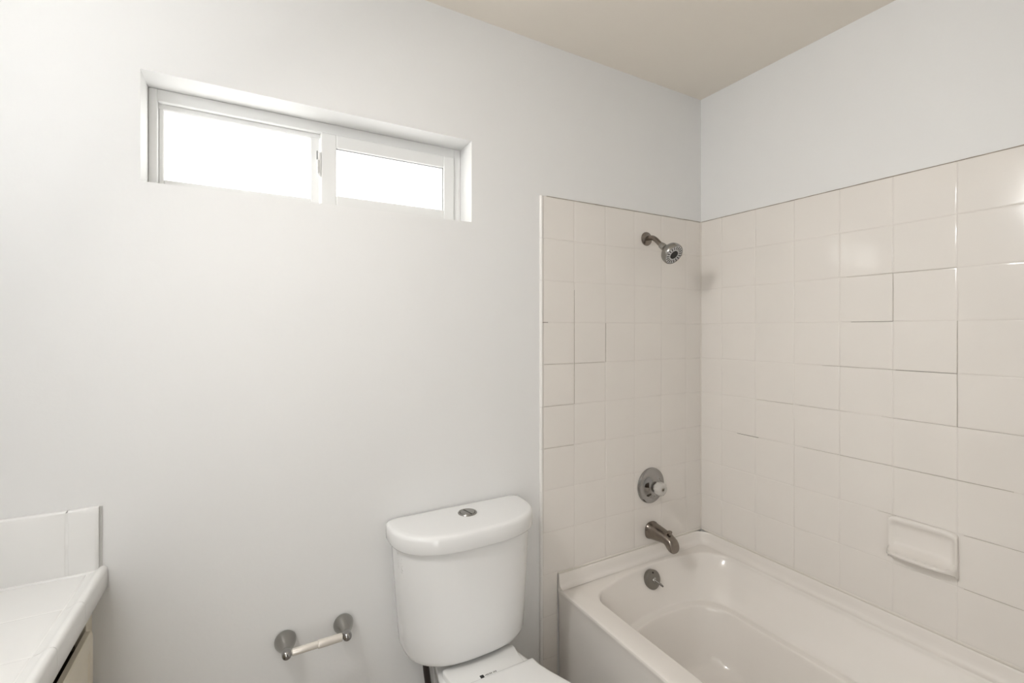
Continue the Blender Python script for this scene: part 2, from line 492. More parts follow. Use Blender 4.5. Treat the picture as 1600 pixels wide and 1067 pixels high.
O = dict(x1=-E0, yd=-E0, yf=-1.522, rFL=0.004, rR=0.004, rf=0.004, sag=0)
def out_loop(x0, z, strip=0.0, zfun=None):
    return tub_loop(x0, O['x1'], O['yd'], O['yf'], O['rFL'], O['rR'], O['rf'], 0, z, zfun, strip)
L.append(out_loop(-0.790, 0.001))
L.append(out_loop(-0.796, 0.375))
L.append(out_loop(-0.7975, 0.388))
L.append(out_loop(-0.799, 0.400))
L.append(out_loop(-0.800, 0.404))
L.append(out_loop(-0.800, 0.409))
L.append(out_loop(-0.7985, 0.4128))
L.append(out_loop(-0.794, 0.4148))
L.append(tub_loop(-0.788, -0.012, -0.012, -1.51, 0.004, 0.004, 0.004, 0, 0, deckz))
# inner opening
def rim(d, z=None, dz=0.0):
    f = None if z is not None else (lambda x, y: deckz(x, y) + dz)
    return tub_loop(-0.722 + d, -0.030 - d, -0.108 - d, -1.455 + d, 0.055, 0.085, 0.12, 0.062, z or 0, f)
L.append(rim(0.0))
L.append(rim(0.0035, dz=-0.0008))
L.append(rim(0.0065, dz=-0.0035))
L.append(rim(0.0085, dz=-0.0085))
L.append(rim(0.0105, dz=-0.018))
def mid(x0, x1, yd, yf, rR, sag, z): return tub_loop(x0, x1, yd, yf, min(0.08, 0.3 * (x1 - x0)), min(rR, 0.3 * (x1 - x0)), min(0.14, 0.4 * (x1 - x0)), sag, z)
L.append(mid(-0.690, -0.075, -0.128, -1.43, 0.088, 0.056, 0.365))
L.append(mid(-0.668, -0.128, -0.158, -1.39, 0.090, 0.048, 0.296))
L.append(mid(-0.664, -0.138, -0.164, -1.383, 0.090, 0.046, 0.280))
L.append(mid(-0.662, -0.1415, -0.1665, -1.380, 0.090, 0.046, 0.2762))
L.append(mid(-0.659, -0.1455, -0.170, -1.376, 0.090, 0.046, 0.2748))
L.append(mid(-0.646, -0.163, -0.187, -1.36, 0.090, 0.044, 0.2730))
L.append(mid(-0.642, -0.1675, -0.1915, -1.356, 0.090, 0.044, 0.2712))
L.append(mid(-0.640, -0.1700, -0.1940, -1.354, 0.090, 0.044, 0.2675))
L.append(mid(-0.639, -0.172, -0.196, -1.352, 0.090, 0.043, 0.2580))
L.append(mid(-0.622, -0.192, -0.220, -1.31, 0.095, 0.036, 0.170))
L.append(mid(-0.610, -0.207, -0.236, -1.27, 0.095, 0.030, 0.120))
L.append(mid(-0.604, -0.214, -0.243, -1.255, 0.095, 0.028, 0.100))
L.append(mid(-0.594, -0.226, -0.254, -1.24, 0.095, 0.026, 0.087))
L.append(mid(-0.578, -0.243, -0.268, -1.22, 0.090, 0.022, 0.081))
L.append(mid(-0.55, -0.275, -0.30, -1.18, 0.085, 0.015, 0.078))
L.append(mid(-0.50, -0.325, -0.35, -1.12, 0.060, 0.01, 0.0755))
bm = bmesh.new()
loft(bm, L, cap0=False, cap1=True)
# raised lip along the two walls
def lip_path(d, z, n=10):
    R0 = 0.060
    r = max(R0 - d, 0.004)
    pts = [Vector((-0.797, -d, z)), Vector((-0.74, -d, z)), Vector((-0.60, -d, z)), Vector((-0.4, -d, z)), Vector((-0.2, -d, z))]
    for i in range(n + 1):
        a = PI / 2 - (PI / 2) * i / n
        pts.append(Vector((-R0 + r * math.cos(a), -R0 + r * math.sin(a), z)))
    pts += [Vector((-d, y, z)) for y in (-0.2, -0.5, -0.8, -1.1, -1.4, -1.522)]
    return pts
LP = [(E0, 0.410), (E0, 0.4655), (0.004, 0.4675), (0.0085, 0.468), (0.0105, 0.4665), (0.0120, 0.462), (0.0135, 0.445), (0.0155, 0.433), (0.0190, 0.4255), (0.0245, 0.4212), (0.034, 0.4194)]
loft(bm, [lip_path(d, z) for d, z in LP], False, False, closed=False)
bm.faces.new([bm.verts.new((-0.797, -d, z)) for d, z in LP])      # closed end of the lip
tub_body = part('tub_shell', bm, 'tub', tubr, angle=42)
# overflow plate
oc, on = Vector((-0.388, -0.0800, 0.374)), Vector((-0.02, -0.965, 0.26))
bm = bmesh.new()
lathe(bm, oc, on, [(0.0365, -0.012), (0.0370, 0.002), (0.0365, 0.004), (0.033, 0.0065), (0.024, 0.0085), (0.010, 0.0095), (0.001, 0.0097)])
ov = part('overflow_plate', bm, 'nickel', tubr, label='round dark nickel overflow plate')
ln = on.normalized()
bm = bmesh.new()
lathe(bm, oc + ln * 0.008, ln, [(0.0095, -0.002), (0.0095, 0.003), (0.007, 0.005), (0.001, 0.005)], n=20)
p0 = oc + ln * 0.010
tube(bm, bez(p0, p0 + Vector((0.006, -0.012, -0.004)), p0 + Vector((0.014, -0.02, -0.012)), p0 + Vector((0.020, -0.026, -0.020)), 8), [0.0034] * 4 + [0.0038, 0.0042, 0.0042, 0.0042, 0.0036], n=12)
part('trip_lever', bm, 'chrome', ov)
bm = bmesh.new()
for s in (1,):
    c = oc + ln * 0.0075 + Vector((0, 0.006, 0.026))
    lathe(bm, c, ln, [(0.0035, -0.002), (0.0035, 0.0015), (0.001, 0.002)], n=14)
part('screw', bm, 'black', ov)
bm = bmesh.new()
lathe(bm, (-0.41, -0.36, 0.075), (0, 0, 1), [(0.036, -0.002), (0.036, 0.003), (0.030, 0.005), (0.020, 0.002), (0.001, 0.002)])
part('drain_flange', bm, 'chrome', tubr)

# ------------------------------------------------------------------ shower head
sh = thing('showerhead', (-0.349, -0.007, 1.759), 'brushed nickel shower head on a bent arm, high on the tiled wall', 'shower head')
bm = bmesh.new()
lathe(bm, (-0.349, -0.0062, 1.759), (0, -1, 0), [(0.0285, 0), (0.029, 0.002), (0.0275, 0.006), (0.021, 0.0095), (0.013, 0.0115), (0.0105, 0.0115)])
part('wall_flange', bm, 'bronze', sh)
ad = Vector((0.0, -0.80, -0.60)).normalized()
pA = Vector((-0.349, -0.090, 1.719))
bm = bmesh.new()
tube(bm, [(-0.349, -0.008, 1.760), (-0.349, -0.02, 1.760)] + bez((-0.349, -0.030, 1.760), (-0.349, -0.055, 1.760), pA - ad * 0.025, pA, 10)[1:], 0.0098, n=22)
part('arm', bm, 'bronze', sh)
bm = bmesh.new()
lathe(bm, pA - ad * 0.004, ad, [(0.0115, 0), (0.0125, 0.001), (0.0125, 0.005), (0.0115, 0.006), (0.0115, 0.0075), (0.0135, 0.0085), (0.0138, 0.022), (0.0128, 0.024), (0.0128, 0.026)], n=28)
part('swivel_nut', bm, 'satin', sh, label='ribbed pale nickel collar')
hd = Vector((0.0, -0.80, -0.60)).normalized()
h0 = pA + ad * 0.020
bm = bmesh.new()
lathe(bm, h0, hd, [(0.011, 0.0), (0.0135, 0.006), (0.018, 0.012), (0.025, 0.018), (0.033, 0.024), (0.0395, 0.031), (0.0425, 0.039), (0.0435, 0.047), (0.0430, 0.055), (0.0405, 0.0595), (0.0385, 0.060), (0.0375, 0.058)], n=56)
shb = part('spray_housing', bm, 'satin', sh)
bm = bmesh.new()
fc = h0 + hd * 0.0575
lathe(bm, fc, hd, [(0.0376, 0), (0.0374, 0.0015), (0.034, 0.0022), (0.022, 0.0022), (0.0205, 0.003), (0.0185, 0.003), (0.0178, 0.0012), (0.001, 0.0012)], n=48)
fp = part('spray_face', bm, 'face', shb, label='pale grey spray face')
bm = bmesh.new()
lathe(bm, fc + hd * 0.001, hd, [(0.0172, 0), (0.0170, 0.0018), (0.013, 0.0026), (0.006, 0.0020), (0.001, 0.0020)], n=32)
part('center_disc', bm, 'black', fp, label='black centre of the spray face')
hx, hy, hz = frame_for(hd)
bm = bmesh.new()
for rr, cnt, rd in ((0.0245, 18, 0.0021), (0.0285, 18, 0.0024), (0.0330, 18, 0.0026)):
    for i in range(cnt):
        a = 2 * PI * i / cnt
        c = fc + hd * 0.0019 + (hx * math.cos(a) + hy * math.sin(a)) * rr
        lathe(bm, c, hd, [(rd, 0), (rd * 0.85, 0.0012), (0.0003, 0.0014)], n=8)
part('nozzles', bm, 'black', fp)
bm = bmesh.new()
c = h0 + hd * 0.052 + (hx * math.cos(0.3) + hy * math.sin(0.3)) * 0.043
sx = Vector((0.9, -0.2, -0.3))
lathe(bm, h0 + hd * 0.053 + hx * (0.041 if hx.x > 0 else -0.041), hx if hx.x > 0 else -hx, [(0.0035, 0), (0.0035, 0.006), (0.002, 0.008), (0.0005, 0.008)], n=12)
part('selector_tab', bm, 'satin', shb)

# ------------------------------------------------------------------ shower valve
sv = thing('shower_valve', (-0.326, -0.007, 0.722), 'round chrome shower valve with frosted acrylic knob above the spout', 'faucet handle')
bm = bmesh.new()
lathe(bm, (-0.326, -0.0062, 0.722), (0, -1, 0), [(0.0735, 0), (0.0745, 0.003), (0.0725, 0.0085), (0.068, 0.0115), (0.062, 0.0120), (0.056, 0.0125), (0.047, 0.0165), (0.038, 0.0245), (0.030, 0.0300), (0.024, 0.0320), (0.001, 0.0320)], n=64)
part('escutcheon', bm, 'chrome', sv)
bm = bmesh.new()
lathe(bm, (-0.326, -0.030, 0.722), (0, -1, 0), [(0.020, 0), (0.020, 0.010), (0.0185, 0.016), (0.0175, 0.0165), (0.0175, 0.020), (0.001, 0.020)], n=36)
part('stem_sleeve', bm, 'chrome', sv)
bm = bmesh.new()
prof = [(0.020, 0.0), (0.0255, 0.004), (0.0275, 0.011), (0.0275, 0.020), (0.0262, 0.027), (0.022, 0.0315), (0.015, 0.0330), (0.009, 0.0325), (0.0085, 0.0300), (0.001, 0.0300)]
x_, y_, z_ = frame_for((0, -1, 0))
loops = []
nn = 60
for r, d in prof:
    loops.append([Vector((-0.326, -0.046, 0.722)) + z_ * d + (x_ * math.cos(2 * PI * i / nn) + y_ * math.sin(2 * PI * i / nn)) * (r * (1 + (0.035 * math.cos(10 * 2 * PI * i / nn) if 0.018 < r and d < 0.03 else 0))) for i in range(nn)])
loft(bm, loops)
kn = part('knob', bm, 'acrylic', sv, label='frosted acrylic knob', angle=60)
bm = bmesh.new()
lathe(bm, (-0.326, -0.0758, 0.722), (0, -1, 0), [(0.0065, 0), (0.0065, 0.0016), (0.001, 0.002)], n=20)
part('screw_cap', bm, 'caulk', kn, label='small dark screw cap')
bm = bmesh.new()
lathe(bm, (-0.326, -0.0775, 0.722), (0, -1, 0), [(0.0032, 0), (0.0030, 0.0008), (0.0005, 0.001)], n=14)
part('screw', bm, 'black', kn)

# ------------------------------------------------------------------ tub spout
sp = thing('tub_spout', (-0.323, -0.007, 0.535), 'dark brushed nickel tub spout with pull-up knob', 'faucet')
bm = bmesh.new()
sect = [  # y, z_top, z_bot, half width
    (-0.0062, 0.5660, 0.5000, 0.0330), (-0.0085, 0.5690, 0.4975, 0.0355), (-0.014, 0.5690, 0.4980, 0.0352), (-0.016, 0.5670, 0.5000, 0.0335), (-0.040, 0.5640, 0.5030, 0.0310),
    (-0.070, 0.5590, 0.5070, 0.0285), (-0.094, 0.5540, 0.5085, 0.0268), (-0.104, 0.5515, 0.5040, 0.0262), (-0.112, 0.5480, 0.4930, 0.0258),
    (-0.122, 0.5440, 0.4860, 0.0254), (-0.129, 0.5390, 0.4850, 0.0250), (-0.1345, 0.5310, 0.4850, 0.0244), (-0.1370, 0.5240, 0.4858, 0.0230), (-0.1378, 0.5150, 0.4900, 0.0190)]
loops = []
for y, zt, zb, hw in sect:
    cz, hz_ = (zt + zb) / 2, (zt - zb) / 2
    l = []
    for i in range(32):
        a = 2 * PI * i / 32
        ca, sa = math.cos(a), math.sin(a)
        ex = 0.78
        l.append(Vector((-0.323 + hw * math.copysign(abs(ca) ** ex, ca), y, cz + hz_ * math.copysign(abs(sa) ** ex, sa))))
    loops.append(l)
loft(bm, loops)
part('spout_body', bm, 'bronze', sp, angle=45)
bm = bmesh.new()
lathe(bm, (-0.323, -0.108, 0.546), (0, 0, 1), [(0.0045, 0), (0.0045, 0.010), (0.0095, 0.0115), (0.0105, 0.0145), (0.0095, 0.018), (0.005, 0.0195), (0.001, 0.0195)], n=24)
part('diverter_knob', bm, 'bronze', sp)

# ------------------------------------------------------------------ soap dish
sd = thing('soap_dish', (0, -0.806, 0.72), 'bone ceramic soap dish with a ridged lip, set in the tiles above the tub', 'soap dish')
SY0, SY1 = -0.889, -0.723
# profile around the dish: (z, x) going from the top wall edge down the face, out along the lip and back under to the wall
NU = 36
def dish_row(u):
    s = 2 * u - 1
    y = SY0 + (SY1 - SY0) * u
    edge = max(0.0, 1 - abs(s) ** 9) ** 0.5
    lipe = max(0.0, 1 - abs(s) ** 4.2) ** 0.5
    rec = smoothstep(1.0, 0.80, abs(s))
    lip = 0.022 + 0.042 * lipe
    ripple = 0.0016 * math.cos(s * 22) * rec
    zt = 0.787 - 0.012 * (1 - edge)
    fl = 0.0185
    pts = [(0.0060, zt), (0.0120, zt), (0.0170, zt - 0.002), (fl + 0.0005, zt - 0.006), (fl, zt - 0.012), (fl - 0.003 * rec, zt - 0.018), (fl - 0.009 * rec, zt - 0.024), (fl - 0.0105 * rec, zt - 0.034), (fl - 0.0105 * rec, zt - 0.060), (fl - 0.010 * rec, zt - 0.078), (fl - 0.006 * rec, zt - 0.090),
           (fl + (lip - fl) * 0.30, zt - 0.0985 + 0.004 * (1 - rec)), (fl + (lip - fl) * 0.65, zt - 0.1030 + ripple + 0.006 * (1 - rec)), (lip - 0.003, zt - 0.1030 + ripple * 1.5 + 0.006 * (1 - rec)), (lip, zt - 0.1070), (lip - 0.002, zt - 0.1120), (lip - 0.010, zt - 0.1165), (fl + (lip - fl) * 0.3, zt - 0.1190), (0.014, zt - 0.1200), (0.0060, zt - 0.1205)]
    return [Vector((-x, y, z)) for x, z in pts]
bm = bmesh.new()
us = [0.5 - 0.5 * math.cos(PI * i / NU) for i in range(NU + 1)]
loft(bm, [dish_row(u) for u in us], True, True, closed=True)
part('dish_body', bm, 'tile', sd, angle=50)

# ------------------------------------------------------------------ toilet
TX = -1.205
to = thing('toilet', (TX, -0.30, 0), 'white dual-flush toilet with D-shaped tank lid between the paper holder and the tub', 'toilet')
def dloop(z, hw, front, back=-0.012, n=48, ex=2.7, cx=TX, side=0.03):
    """D-shaped outline: flat at the back, rounded front; n points along the front plus the back edge"""
    pts = []
    for i in range(n + 1):
        a = PI * i / n
        c, s = math.cos(a), math.sin(a)
        x = cx + hw * math.copysign(abs(c) ** (2 / ex), c)
        y = back - side - (front - side + back) * (s ** (2 / ex)) if False else back - side + (-(front) - (back - side)) * (s ** (2 / ex))
        pts.append(Vector((x, y, z)))
    # back corners
    pts.append(Vector((cx - hw, back - side * 0.4, z)))
    pts.append(Vector((cx - hw + 0.004, back - 0.003, z)))
    pts.append(Vector((cx - hw + 0.012, back, z)))
    pts.append(Vector((cx, back, z)))
    pts.append(Vector((cx + hw - 0.012, back, z)))
    pts.append(Vector((cx + hw - 0.004, back - 0.003, z)))
    pts.append(Vector((cx + hw, back - side * 0.4, z)))
    return pts
bm = bmesh.new()
tk = [(0.420, 0.150, 0.150), (0.4165, 0.172, 0.172), (0.4165, 0.184, 0.186), (0.4185, 0.190, 0.194), (0.424, 0.1945, 0.199), (0.436, 0.198, 0.203), (0.50, 0.2035, 0.203), (0.58, 0.2095, 0.202), (0.66, 0.215, 0.200), (0.72, 0.2190, 0.1985), (0.752, 0.2205, 0.198)]
loft(bm, [dloop(z, hw, f) for z, hw, f in tk])
tank = part('tank', bm, 'china', to, angle=60)
bm = bmesh.new()
ld = [(0.7455, 0.215, 0.194), (0.7440, 0.228, 0.206), (0.7455, 0.2325, 0.2095), (0.750, 0.2345, 0.2115), (0.772, 0.2355, 0.2110), (0.784, 0.2352, 0.2100), (0.7900, 0.2338, 0.2082), (0.7935, 0.2308, 0.2050), (0.7955, 0.2260, 0.2000), (0.7963, 0.2150, 0.190), (0.7966, 0.18, 0.165), (0.7968, 0.10, 0.11)]
loft(bm, [dloop(z, hw, f, back=-0.006) for z, hw, f in ld])
lid = part('tank_lid', bm, 'china', to, angle=60)
bm = bmesh.new()
bc = Vector((-1.196, -0.074, 0.7955))
lathe(bm, bc, (0, 0, 1), [(0.0300, 0), (0.0302, 0.0025), (0.0290, 0.0042), (0.0255, 0.0046), (0.0245, 0.0036), (0.0243, 0.0016), (0.001, 0.0016)], n=48)
fb = part('flush_button', bm, 'satin', lid, label='round chrome dual flush button')
for sgn in (-1, 1):
    bm = bmesh.new()
    pts = []
    for i in range(25):
        a = -PI / 2 + PI * i / 24
        pts.append((0.0228 * math.cos(a), 0.0228 * math.sin(a)))
    loops = []
    ang = math.radians(12)
    for ins, dz in ((1.0, 0.0012), (1.0, 0.0042), (0.95, 0.0052), (0.80, 0.0056)):
        l = []
        for x, y in pts:
            xx = (0.0018 + max(x, 0) * ins * 0.93 + (1 - ins) * 0.004) * sgn
            yy = y * ins
            l.append(bc + Vector((xx * math.cos(ang) - yy * math.sin(ang), xx * math.sin(ang) + yy * math.cos(ang), dz)))
        loops.append(l)
    loft(bm, loops)
    part('half_button', bm, 'satin', fb, angle=50)
bm = bmesh.new()
lathe(bm, bc + Vector((0, 0, 0.0012)), (0, 0, 1), [(0.0240, 0), (0.0240, 0.0010), (0.001, 0.0010)], n=40)
part('button_gap', bm, 'black', fb)
# faint printed marks on the upper left of the tank
bm = bmesh.new()
def tank_pt(a, z):
    lo = tk[-2]; hi = tk[-1]
    t = (z - 0.58) / (0.752 - 0.58)
    hw = 0.2095 + (0.2205 - 0.2095) * t; fr_ = 0.202 + (0.198 - 0.202) * t
    c, s = math.cos(a), math.sin(a)
    ex = 2.7
    return Vector((TX + hw * math.copysign(abs(c) ** (2 / ex), c), -0.042 + (-fr_ + 0.042) * (s ** (2 / ex)), z))
def stroke(a0, z0, a1, z1, wd=0.0012):
    p, q = tank_pt(a0, z0), tank_pt(a1, z1)
    c = Vector((TX, -0.04, (z0 + z1) / 2))
    nrm = ((p + q) / 2 - c); nrm.z = 0; nrm.normalize()
    d = (q - p).normalized(); sd_ = nrm.cross(d).normalized() * wd
    lo = [p + sd_ - nrm * 0.0004, q + sd_ - nrm * 0.0004, q - sd_ - nrm * 0.0004, p - sd_ - nrm * 0.0004]
    hi = [v + nrm * 0.0008 for v in lo]
    loft(bm, [lo, hi])
rs = random.Random(3)
A0 = PI - 0.16
for r in range(2):
    a = A0 - r * 0.10
    z = 0.728 - r * 0.008
    for k in range(7):
        stroke(a + rs.uniform(-.015, .015), z, a + rs.uniform(-.035, .02) - 0.02, z - 0.0045, 0.0006)
        z -= 0.0068
part('printed_marks', bm, 'greyink', tank, label='faint grey printed marks')
# bowl: rear deck, bowl and pedestal in one body
def bowl_loop(z, hwb, yb, hwm, ym, yf, n=16):
    """closed egg outline from a rear half width hwb at yb through hwm at ym to the front tip yf"""
    right = []
    for i in range(6):
        t = i / 6
        right.append((hwb + (hwm - hwb) * smoothstep(0, 1, t), yb + (ym - yb) * t))
    for i in range(n + 1):
        a = PI / 2 * i / n
        right.append((hwm * math.cos(a) ** 0.8 if a < PI / 2 else 0.0, ym + (yf - ym) * math.sin(a) ** 0.9))
    pts = [Vector((TX + x, y, z)) for x, y in right]
    pts += [Vector((TX - x, y, z)) for x, y in right[:-1][::-1]]
    return pts
bm = bmesh.new()
BL = [(0.001, 0.095, -0.10, 0.115, -0.38, -0.58), (0.03, 0.092, -0.10, 0.110, -0.38, -0.575), (0.10, 0.085, -0.09, 0.105, -0.37, -0.56), (0.20, 0.085, -0.07, 0.125, -0.40, -0.60), (0.28, 0.092, -0.06, 0.155, -0.43, -0.65), (0.34, 0.100, -0.06, 0.172, -0.45, -0.68), (0.375, 0.110, -0.06, 0.178, -0.455, -0.695), (0.384, 0.111, -0.06, 0.178, -0.455, -0.697), (0.388, 0.108, -0.063, 0.175, -0.455, -0.693), (0.390, 0.100, -0.07, 0.165, -0.455, -0.68), (0.390, 0.06, -0.10, 0.10, -0.45, -0.60)]
loft(bm, [bowl_loop(*b) for b in BL])
part('bowl', bm, 'china', to, angle=55)
bm = bmesh.new()
loft(bm, [dloop(z, hw, f, back=-0.05) for z, hw, f in ((0.388, 0.100, 0.165), (0.405, 0.100, 0.165), (0.4175, 0.120, 0.168))])
part('tank_base', bm, 'china', to)
bm = bmesh.new()
loft(bm, [bowl_loop(z, hb, -0.268, hm, -0.46, yf) for z, hb, hm, yf in ((0.3905, 0.126, 0.180, -0.715), (0.392, 0.130, 0.184, -0.719), (0.398, 0.131, 0.185, -0.72), (0.400, 0.129, 0.183, -0.718))])
part('seat_ring', bm, 'plastic', to, angle=50)
bm = bmesh.new()
loft(bm, [bowl_loop(z, hb, yb, hm, -0.46, yf) for z, hb, yb, hm, yf in ((0.4012, 0.128, -0.272, 0.182, -0.716), (0.4020, 0.132, -0.267, 0.186, -0.722), (0.408, 0.1335, -0.265, 0.1875, -0.724), (0.4125, 0.1325, -0.266, 0.1865, -0.723), (0.4150, 0.128, -0.271, 0.182, -0.717), (0.4165, 0.117, -0.283, 0.170, -0.70), (0.4175, 0.06, -0.33, 0.10, -0.60))])
part('seat_lid', bm, 'plastic', to, angle=55)
bm = bmesh.new()
loops = []
def hcl(z, ins):
    y0, y1 = -0.172 - ins, -0.290
    h0_, h1_ = 0.116 - ins, 0.112 - ins
    pts = [(h0_ - 0.010, y0), (h0_ - 0.002, y0 - 0.004), (h0_, y0 - 0.014), (h1_ - 0.001, y0 - 0.05), (h1_ - 0.004, y1)]
    return [Vector((TX + x, y, z)) for x, y in pts] + [Vector((TX - x, y, z)) for x, y in pts[::-1]]
loft(bm, [hcl(0.3895, 0.0), hcl(0.4035, 0.0), hcl(0.4055, 0.0012), hcl(0.4065, 0.004)])
hc = part('hinge_cover', bm, 'plastic', to, angle=50)
# small black emblem and word mark on the hinge cover
bm = bmesh.new()
lx, ly, lz = -1.2305, -0.2535, 0.4062
pts = [(-0.0055, -0.0058), (0.0045, -0.0058), (0.0058, -0.0040), (0.0058, 0.0042), (0.0040, 0.0058), (-0.0055, 0.0058)]
loft(bm, [[Vector((lx + x, ly + y, z)) for x, y in pts] for z in (lz, lz + 0.0006)])
part('emblem', bm, 'ink', hc, label='small black square emblem')
bm = bmesh.new()
cx = lx + 0.0095
for k, wv in enumerate((0.0012, 0.0016, 0.0030, 0.0030, 0.0016, 0.0034, 0.0034, 0.0, 0.0022, 0.0036, 0.0036)):
    if wv:
        hgt = 0.0016 if k < 2 else 0.0026
        box(bm, (cx, ly - hgt, lz), (cx + wv * 0.85, ly - hgt * 0.45, lz + 0.0006))
        box(bm, (cx, ly - hgt, lz), (cx + wv * 0.3, ly + hgt, lz + 0.0006))
        box(bm, (cx, ly + hgt * 0.5, lz), (cx + wv * 0.85, ly + hgt, lz + 0.0006))
    cx += (wv or 0.0016) + 0.0008
part('word_mark', bm, 'ink', hc, label='tiny black lettering')

# water supply line
hs = thing('supply_hose', (-1.33, -0.075, 0.12), 'dark brown flexible water hose under the left of the toilet tank', 'hose')
bm = bmesh.new()
tube(bm, bez((-1.337, -0.078, 0.4155), (-1.337, -0.078, 0.34), (-1.322, -0.085, 0.29), (-1.324, -0.085, 0.235), 14) + bez((-1.324, -0.085, 0.235), (-1.326, -0.085, 0.19), (-1.335, -0.075, 0.20), (-1.335, -0.070, 0.150), 10)[1:], 0.0095, n=16)
part('braided_line', bm, 'brown', hs)
bm = bmesh.new()
lathe(bm, (-1.335, -0.070, 0.118), (0, 0, 1), [(0.009, 0), (0.011, 0.004), (0.011, 0.028), (0.009, 0.034), (0.007, 0.036)], n=20)
lathe(bm, (-1.335, -0.001, 0.128), (0, -1, 0), [(0.022, 0), (0.022, 0.002), (0.009, 0.007), (0.008, 0.07), (0.006, 0.085), (0.013, 0.088), (0.013, 0.098), (0.001, 0.100)], n=20)
part('stop_valve', bm, 'chrome', hs)

# ------------------------------------------------------------------ toilet paper holder
ph = thing('toilet_paper_holder', (-1.636, 0, 0.522), 'empty toilet paper holder with two pear-shaped nickel posts on the white wall', 'toilet paper holder')
for X in (-1.7125, -1.5605):
    bm = bmesh.new()
    lathe(bm, (X, -0.0008, 0.522), (0, -1, 0), [(0.0240, 0), (0.0262, 0.002), (0.0275, 0.006), (0.0272, 0.012), (0.0250, 0.020), (0.0215, 0.029), (0.0175, 0.038), (0.0142, 0.046), (0.0122, 0.053), (0.0113, 0.058)], n=40)
    po = part('post', bm, 'satin', ph)
    bm = bmesh.new()
    lathe(bm, (X, -0.0580, 0.522), (0, -1, 0), [(0.0118, 0), (0.0124, 0.003), (0.0124, 0.014), (0.0112, 0.0195), (0.0080, 0.0235), (0.0035, 0.0252), (0.0005, 0.0255)], n=32)
    part('end_cap', bm, 'chrome', po)
bm = bmesh.new()
xa, xb, xm = -1.7005, -1.5725, -1.636
lathe(bm, (xa, -0.0680, 0.522), (1, 0, 0), [(0.0050, -0.003), (0.0060, 0), (0.0088, 0.0015), (0.0092, 0.003), (0.0092, xm - xa), (0.0105, xm - xa + 0.0006), (0.0108, xm - xa + 0.002), (0.0108, xb - xa - 0.003), (0.0102, xb - xa - 0.001), (0.0060, xb - xa), (0.0050, xb - xa + 0.003)], n=32)
part('roller', bm, 'roller', ph, label='pale telescoping roller')

# ------------------------------------------------------------------ vanity: cabinet, countertop, backsplash
VX, VY = -2.090, -1.30
cb = thing('vanity_cabinet', (-2.34, -0.65, 0), 'cream vanity cabinet with recessed drawers under the white tiled counter', 'cabinet')
CF = -2.118
bm = bmesh.new()
box(bm, (XL + 0.001, VY + 0.02, 0.001), (CF - 0.02, -0.001, 0.10))
box(bm, (XL + 0.001, VY + 0.02, 0.10), (CF - 0.02, -0.003, 0.12))
box(bm, (XL + 0.001, VY + 0.02, 0.12), (XL + 0.015, -0.003, 0.765))
box(bm, (XL + 0.001, VY + 0.02, 0.12), (CF - 0.02, VY + 0.038, 0.765))
box(bm, (XL + 0.001, -0.020, 0.12), (CF - 0.02, -0.002, 0.765))
part('carcass', bm, 'cabin', cb, smooth=False)
bm = bmesh.new()
box(bm, (CF - 0.02, -0.045, 0.10), (CF, -0.001, 0.7655), 0.001, 1)
box(bm, (CF - 0.02, VY + 0.02, 0.10), (CF, VY + 0.06, 0.7655), 0.001, 1)
box(bm, (CF - 0.02, VY + 0.06, 0.10), (CF, -0.045, 0.13), 0.001, 1)
box(bm, (CF - 0.02, VY + 0.06, 0.55), (CF, -0.045, 0.575), 0.001, 1)
box(bm, (CF - 0.02, VY + 0.06, 0.735), (CF, -0.045, 0.7655), 0.001, 1)
part('face_frame', bm, 'cab', cb)
def front(name, y0, y1, z0, z1, dx=0.0):
    bm = bmesh.new()
    x = CF + 0.001 + dx
    t = 0.016
    loops = []
    for ins, d in ((0, 0), (0, t - 0.006), (0.004, t - 0.002), (0.010, t), (0.030, t), (0.034, t - 0.003), (0.040, t - 0.003), (0.045, t - 0.001)):
        loops.append([Vector((x + d, y0 + ins, z0 + ins)), Vector((x + d, y1 - ins, z0 + ins)), Vector((x + d, y1 - ins, z1 - ins)), Vector((x + d, y0 + ins, z1 - ins))])
    loft(bm, loops)
    return part(name, bm, 'cab', cb, angle=30)
d1 = front('drawer', -0.66, -0.058, 0.565, 0.704)
bm = bmesh.new()
box(bm, (-2.50, -0.64, 0.58), (CF, -0.628, 0.685)); box(bm, (-2.50, -0.09, 0.58), (CF, -0.078, 0.685)); box(bm, (-2.50, -0.628, 0.58), (CF, -0.09, 0.588)); box(bm, (-2.50, -0.628, 0.588), (-2.49, -0.09, 0.685))
part('drawer_box', bm, 'cabin', d1, smooth=False)
for y in (-0.36,):
    bm = bmesh.new()
    lathe(bm, (CF + 0.016, y, 0.632), (1, 0, 0), [(0.006, 0), (0.006, 0.012), (0.014, 0.016), (0.015, 0.022), (0.010, 0.027), (0.001, 0.028)], n=24)
    part('knob', bm, 'satin', d1)
front('drawer', -1.26, -0.675, 0.565, 0.704)
for y0, y1 in ((-0.66, -0.058), (-1.26, -0.675)):
    d2 = front('door', y0, y1, 0.115, 0.555)
    bm = bmesh.new()
    lathe(bm, (CF + 0.016, y0 + 0.05, 0.50), (1, 0, 0), [(0.006, 0), (0.006, 0.012), (0.014, 0.016), (0.015, 0.022), (0.010, 0.027), (0.001, 0.028)], n=24)
    part('knob', bm, 'satin', d2)

